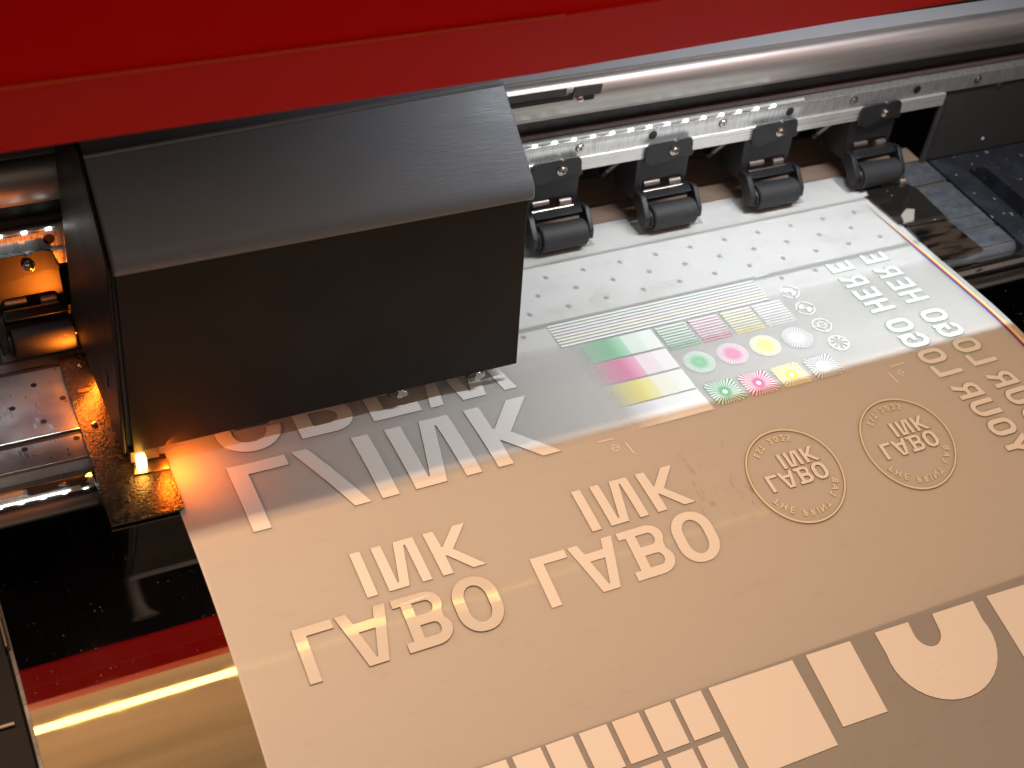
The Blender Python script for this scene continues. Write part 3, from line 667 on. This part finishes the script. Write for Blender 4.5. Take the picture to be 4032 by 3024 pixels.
# bottom blocks
blk = [(-1.30, -1.117), (-1.077, -.888), (-.856, -.67), (-.631, -.442), (-.405, -.216), (-.177, .006), (.042, .230)]
M_inkp = mat('pinkish_ink', (.84, .785, .75), .5)
sk = lambda x, y: x+.02*(-2.38-y)/.25
for i, (a, c_) in enumerate(blk):
    for y0, y1 in ((-2.386, -2.637), (-2.670, -2.93)):
        if i < 3 and y0 < -2.5: continue
        o = ink('colour_block', [([(sk(a, y0), y0), (sk(c_, y0), y0), (sk(c_, y1), y1), (sk(a, y1), y1)], [])], M_inkp if (i == 4) else M_ink, th=.004, flare=.003)
        if i == 4: o['label'] = 'slightly pinker block'
B2 = lambda pts: [(x+.06*max(0, (-2.38-y))/.5, y) for x, y in pts]
ink('colour_block', [(B2([(.285, -2.389), (.917, -2.396), (.905, -2.938), (.27, -2.938)]), [])], M_ink, th=.004, flare=.003)
ink('colour_block', [(B2([(1.023, -2.396), (1.372, -2.403), (1.352, -2.862), (1.003, -2.855)]), [])], M_ink, th=.004, flare=.003)
ink('letter', [(B2([(1.57, -2.406), (1.843, -2.413), (1.835, -2.50)]+arcp(1.935, -2.50, .10, .10, 180, 360, 12)+[(2.045, -2.416), (2.392, -2.424)]+arcp(1.975, -2.62, .415, .33, 12, -192, 22)), [])], M_ink, th=.004, flare=.003)
ink('letter', [(B2([(2.51, -2.425), (3.6, -2.46), (3.6, -3.1), (2.52, -3.1)]), [])], M_ink, th=.004, flare=.003)

# ---- calibration print
def pmat(name, build):
    M = bpy.data.materials.new(name); M.use_nodes = True; n = M.node_tree.nodes; l = M.node_tree.links.new
    bs = n['Principled BSDF']; bs.inputs['Roughness'].default_value = .5
    t = n.new('ShaderNodeTexCoord'); s = n.new('ShaderNodeSeparateXYZ'); l(t.outputs['Object'], s.inputs[0])
    def mth(op, a, b_=None, c_=None):
        q = n.new('ShaderNodeMath'); q.operation = op
        for i, v in enumerate((a, b_, c_)):
            if v is None: continue
            if isinstance(v, (int, float)): q.inputs[i].default_value = v
            else: l(v, q.inputs[i])
        return q.outputs[0]
    def ramp(fac, stops, interp='LINEAR'):
        q = n.new('ShaderNodeValToRGB'); q.color_ramp.interpolation = interp; e = q.color_ramp.elements
        e[0].position = stops[0][0]; e[0].color = (*stops[0][1], 1); e[1].position = stops[-1][0]; e[1].color = (*stops[-1][1], 1)
        for p_, c2 in stops[1:-1]: w = e.new(p_); w.color = (*c2, 1)
        l(fac, q.inputs[0]); return q.outputs[0]
    def mix(f_, a, b_):
        q = n.new('ShaderNodeMix'); q.data_type = 'RGBA'
        for k_, v in (('Factor', f_), ('A', a), ('B', b_)):
            if isinstance(v, tuple): q.inputs[k_].default_value = (*v, 1)
            elif isinstance(v, (int, float)): q.inputs[k_].default_value = v
            else: l(v, q.inputs[k_])
        return q.outputs['Result']
    build(s.outputs['X'], s.outputs['Y'], mth, ramp, mix, bs, l); return M
WH = (.84, .85, .84)
cols = {'green': ((.16, .46, .24), (.38, .66, .46)), 'magenta': ((.70, .16, .34), (.80, .42, .58)), 'yellow': ((.80, .70, .16), (.84, .79, .42)), 'white': ((.80, .80, .83), (.84, .84, .86))}
def grad(c):
    def B(X, Y, mth, ramp, mix, bs, l):
        u = mth('MULTIPLY_ADD', X, 1/.70, .5)
        a, c2 = cols[c]
        w = tuple((k_+2*j)/3 for k_, j in zip(c2, WH)); w2 = tuple((k_+8*j)/9 for k_, j in zip(c2, WH))
        base = ramp(u, [(0, c2), (.20, c2), (.22, tuple((p+q)/2 for p, q in zip(a, c2))), (.42, a), (.50, tuple((2*p+q)/3 for p, q in zip(a, c2))), (.605, c2), (.62, w), (.80, w), (.82, w2), (.99, w2), (1, WH)])
        hs = mth('SINE', mth('ADD', mth('MULTIPLY', X, 330.), mth('MULTIPLY', Y, 120.)))
        h = mth('MULTIPLY', mth('GREATER_THAN', hs, .1), mth('SUBTRACT', 1., mth('MULTIPLY', u, .85)))
        l(mix(mth('MULTIPLY', h, .55), base, WH), bs.inputs['Base Color'])
        al = ramp(u, [(0, (0, 0, 0)), (.08, (.12,)*3), (.25, (.72,)*3), (.5, (1, 1, 1)), (1, (1, 1, 1))])
        l(al, bs.inputs['Alpha'])
    return pmat('gradient_'+c, B)
def patch(name, cx, cy, pts, M, z=.003, label=None, parent=film):
    bm = bmesh.new(); 
    vs = [bm.verts.new((x, y, fz(x, y)+z)) for x, y in pts]; bm.faces.new(vs)
    y = min(p[1] for p in pts)+.04
    while y < max(p[1] for p in pts):
        bmesh.ops.bisect_plane(bm, geom=bm.verts[:]+bm.edges[:]+bm.faces[:], plane_co=(0, y, 0), plane_no=(0, 1, 0)); y += .04
    for v in bm.verts: v.co.z = fz(v.co.x, v.co.y)+z; 
    for v in bm.verts: v.co -= Vector((cx, cy, 0))
    for f_ in bm.faces:
        f_.normal_update()
        if f_.normal.z < 0: f_.normal_flip()
    me = bpy.data.meshes.new(name); bm.to_mesh(me); bm.free(); me.materials.append(M); o = bpy.data.objects.new(name, me); C.objects.link(o); o.parent = parent; o.location = (cx, cy, 0); o['org'] = (cx, cy, 0)
    if label: o['label'] = label
    return o
for c, y0, y1 in (('green', .212, .007), ('magenta', -.013, -.226), ('yellow', -.243, -.452), ('white', -.464, -.672)):
    cy = (y0+y1)/2; w = .02 if c == 'white' else 0
    patch('gradient_swatch', .89, cy, [(.54, y1), (1.237+w, y1), (1.237, y0), (.54, y0)], grad(c), label=c+' gradient swatch')
# bundle of long lines
def lines(name, rects, M, Mside, label=None, parent=film, th=.005):
    return ink(name, [([(a, c_), (b_, c_), (b_, d_), (a, d_)], []) for a, b_, c_, d_ in rects], M, Mside, parent, th, .002, label)
tints = [(.78, .86, .80), (.78, .86, .80), (.86, .78, .84), (.86, .78, .84), (.88, .86, .72), (.88, .86, .72), (.78, .82, .88), (.86, .86, .86)]
mt = {}
R_ = []
n_ = 8
for i in range(n_):
    yt = .469-.0318*i; tcol = tints[i]
    M = mt.setdefault(tcol, mat('tinted_line', tcol, .5))
    lines('test_line', [(.502+.0005*i, 2.308, yt-.018, yt)], M_ink if i % 2 == 0 else M, mat('line_edge', tuple(k_*.45 for k_ in tcol), .5))
for c, x0, x1 in (('green', 1.264, 1.522), ('magenta', 1.551, 1.806), ('yellow', 1.838, 2.096), ('white', 2.120, 2.380)):
    a, c2 = cols[c]; rc = []; y = .202
    for i in range(9):
        h = .0195*(1-.085*i); rc.append((x0+.006*(i % 2)*0, x1, y-h, y)); y -= .0325-.0006*i
    pale = tuple((k_+3*j)/4 for k_, j in zip(c2, WH))
    o = lines('test_stripes', rc[:7], mat('pale_'+c, pale, .5), mat('stripe_edge_'+c, tuple(k_*.8 for k_ in c2), .5), label=c+' test stripes')
    lines('stripe_tail', rc[7:], mat('stripe_'+c, c2, .5), mat('stripe_edge2_'+c, a, .5), parent=o)
# starbursts
def burst(c, square):
    def B(X, Y, mth, ramp, mix, bs, l):
        a, c2 = cols[c]
        if c == 'white': a = (.40, .41, .43); c2 = (.42, .43, .44)
        if square: c2 = tuple(k_*.8 for k_ in a)
        ang = mth('ARCTAN2', Y, X); r = mth('SQRT', mth('ADD', mth('MULTIPLY', X, X), mth('MULTIPLY', Y, Y)))
        sp = mth('GREATER_THAN', mth('SINE', mth('MULTIPLY', ang, 34. if not square else 30.)), 0.)
        if square:
            core = ramp(mth('MULTIPLY', r, 10), [(0, (0,)*3), (.16, (0,)*3), (.24, (1, 1, 1)), (.38, (1, 1, 1)), (.62, (0,)*3), (1, (0,)*3)])
            dot = mth('LESS_THAN', r, .019)
            col = mix(sp, c2, WH); col = mix(core, col, a if c != 'white' else WH); col = mix(dot, col, WH)
        else:
            core = ramp(mth('MULTIPLY', r, 10), [(0, (.6,)*3), (.10, (1, 1, 1)), (.45, (1, 1, 1)), (.85, (0,)*3), (1, (0,)*3)])
            col = mix(sp, c2, WH); col = mix(core, col, tuple((2*p+q)/3 for p, q in zip(cols[c][1], a)) if c != 'white' else (.76, .77, .78))
        l(col, bs.inputs['Base Color'])
        if not square:
            ns = mth('SUBTRACT', 1., mth('MULTIPLY', mth('SUBTRACT', 1., sp), mth('MULTIPLY', r, 4.)))
            l(ns, bs.inputs['Alpha'])
    return pmat(('square_' if square else 'round_')+'burst_'+c, B)
for i, c in enumerate(('green', 'magenta', 'yellow', 'white')):
    cx = 1.400+.2875*i
    patch('starburst', cx, -.222, [(cx+.122*math.cos(a*PI/24), -.222+.116*math.sin(a*PI/24)) for a in range(48)], burst(c, False), label='round '+c+' starburst')
    cx = 1.418+.287*i; q = rr(cx-.122, cx+.122, -.653, -.444, .022, .022, 5)
    patch('starburst', cx, -.549, [(x+.02*(-.549-y)/.1*.5, y) for x, y in q], burst(c, True), label='square '+c+' starburst')
# registration targets
def annulus(cx, cy, r0, r1, n=36): return ([(cx+r1*math.cos(2*PI*i/n), cy+r1*math.sin(2*PI*i/n)) for i in range(n)], [[(cx+r0*math.cos(2*PI*i/n), cy+r0*math.sin(2*PI*i/n)) for i in range(n)]])
def bar(x0, y0, x1, y1, w):
    d = Vector((x1-x0, y1-y0)).normalized(); p = Vector((-d.y, d.x))*w/2
    return ([(x0+p.x, y0+p.y), (x0-p.x, y0-p.y), (x1-p.x, y1-p.y), (x1+p.x, y1+p.y)], [])
M_edgew = mat('ink_edge_grey', (.55, .56, .55), .5)
for k_, (cx, cy) in enumerate(((2.516, .257), (2.523, .051), (2.531, -.16))):
    o = ink('target', [annulus(cx, cy, .066, .078)], M_ink, M_edgew, th=.004, flare=.001)
    P_ = [bar(cx-.09, cy, cx-.066, cy, .01), bar(cx+.066, cy, cx+.09, cy, .01), bar(cx, cy-.09, cx, cy-.066, .01), bar(cx, cy+.066, cx, cy+.09, .01)]
    if k_ < 2: P_ += [([(cx, cy)]+arcp(cx, cy, .05, .05, 90, 180, 8), []), ([(cx, cy)]+arcp(cx, cy, .05, .05, -90, 0, 8), [])]
    else: P_ += [annulus(cx, cy, .030, .039, 24), bar(cx-.066, cy, cx-.039, cy, .008), bar(cx+.039, cy, cx+.066, cy, .008), bar(cx, cy-.066, cx, cy-.039, .008), bar(cx, cy+.039, cx, cy+.066, .008), bar(cx-.03, cy, cx+.03, cy, .007)]
    ink('target_mark', P_, M_ink, M_edgew, parent=o, th=.004, flare=.001)
cx, cy = 2.539, -.373
o = ink('wheel_target', [annulus(cx, cy, .070, .082)], M_ink, M_edgew, th=.004, flare=.001)
ink('spokes', [([(cx+.018*math.cos(a), cy+.018*math.sin(a)), (cx+.069*math.cos(a-.15), cy+.069*math.sin(a-.15)), (cx+.069*math.cos(a+.15), cy+.069*math.sin(a+.15))], []) for a in [PI*j/4+.2 for j in range(8)]], M_ink, M_edgew, parent=o, th=.004, flare=.001)
for (cx, cy, ls, s_) in ((.41, -.769, [(.313, -.690, .433, -.694), (.498, -.748, .512, -.847)], 1), (2.827, -.78, [(2.782, -.706, 2.912, -.704), (2.732, -.752, 2.746, -.858)], .9)):
    o = ink('crop_mark', [bar(*q, .009) for q in ls], M_ink, M_ink, th=.003, flare=.0)
    r = .021*s_
    ink('crosshair', [annulus(cx, cy, r, r+.006, 20), bar(cx-.036, cy, cx-r, cy, .006), bar(cx+r, cy, cx+.036, cy, .006), bar(cx, cy-.036, cx, cy-r, .006), bar(cx, cy+r, cx, cy+.036, .006), bar(cx-r, cy, cx+r, cy, .005)], M_ink, M_ink, parent=o, th=.003, flare=0)
ink('crop_mark', [bar(2.345, .497, 2.47, .50, .010), bar(2.415, .452, 2.44, .452, .012)], M_ink, M_edgew, th=.003, flare=0)
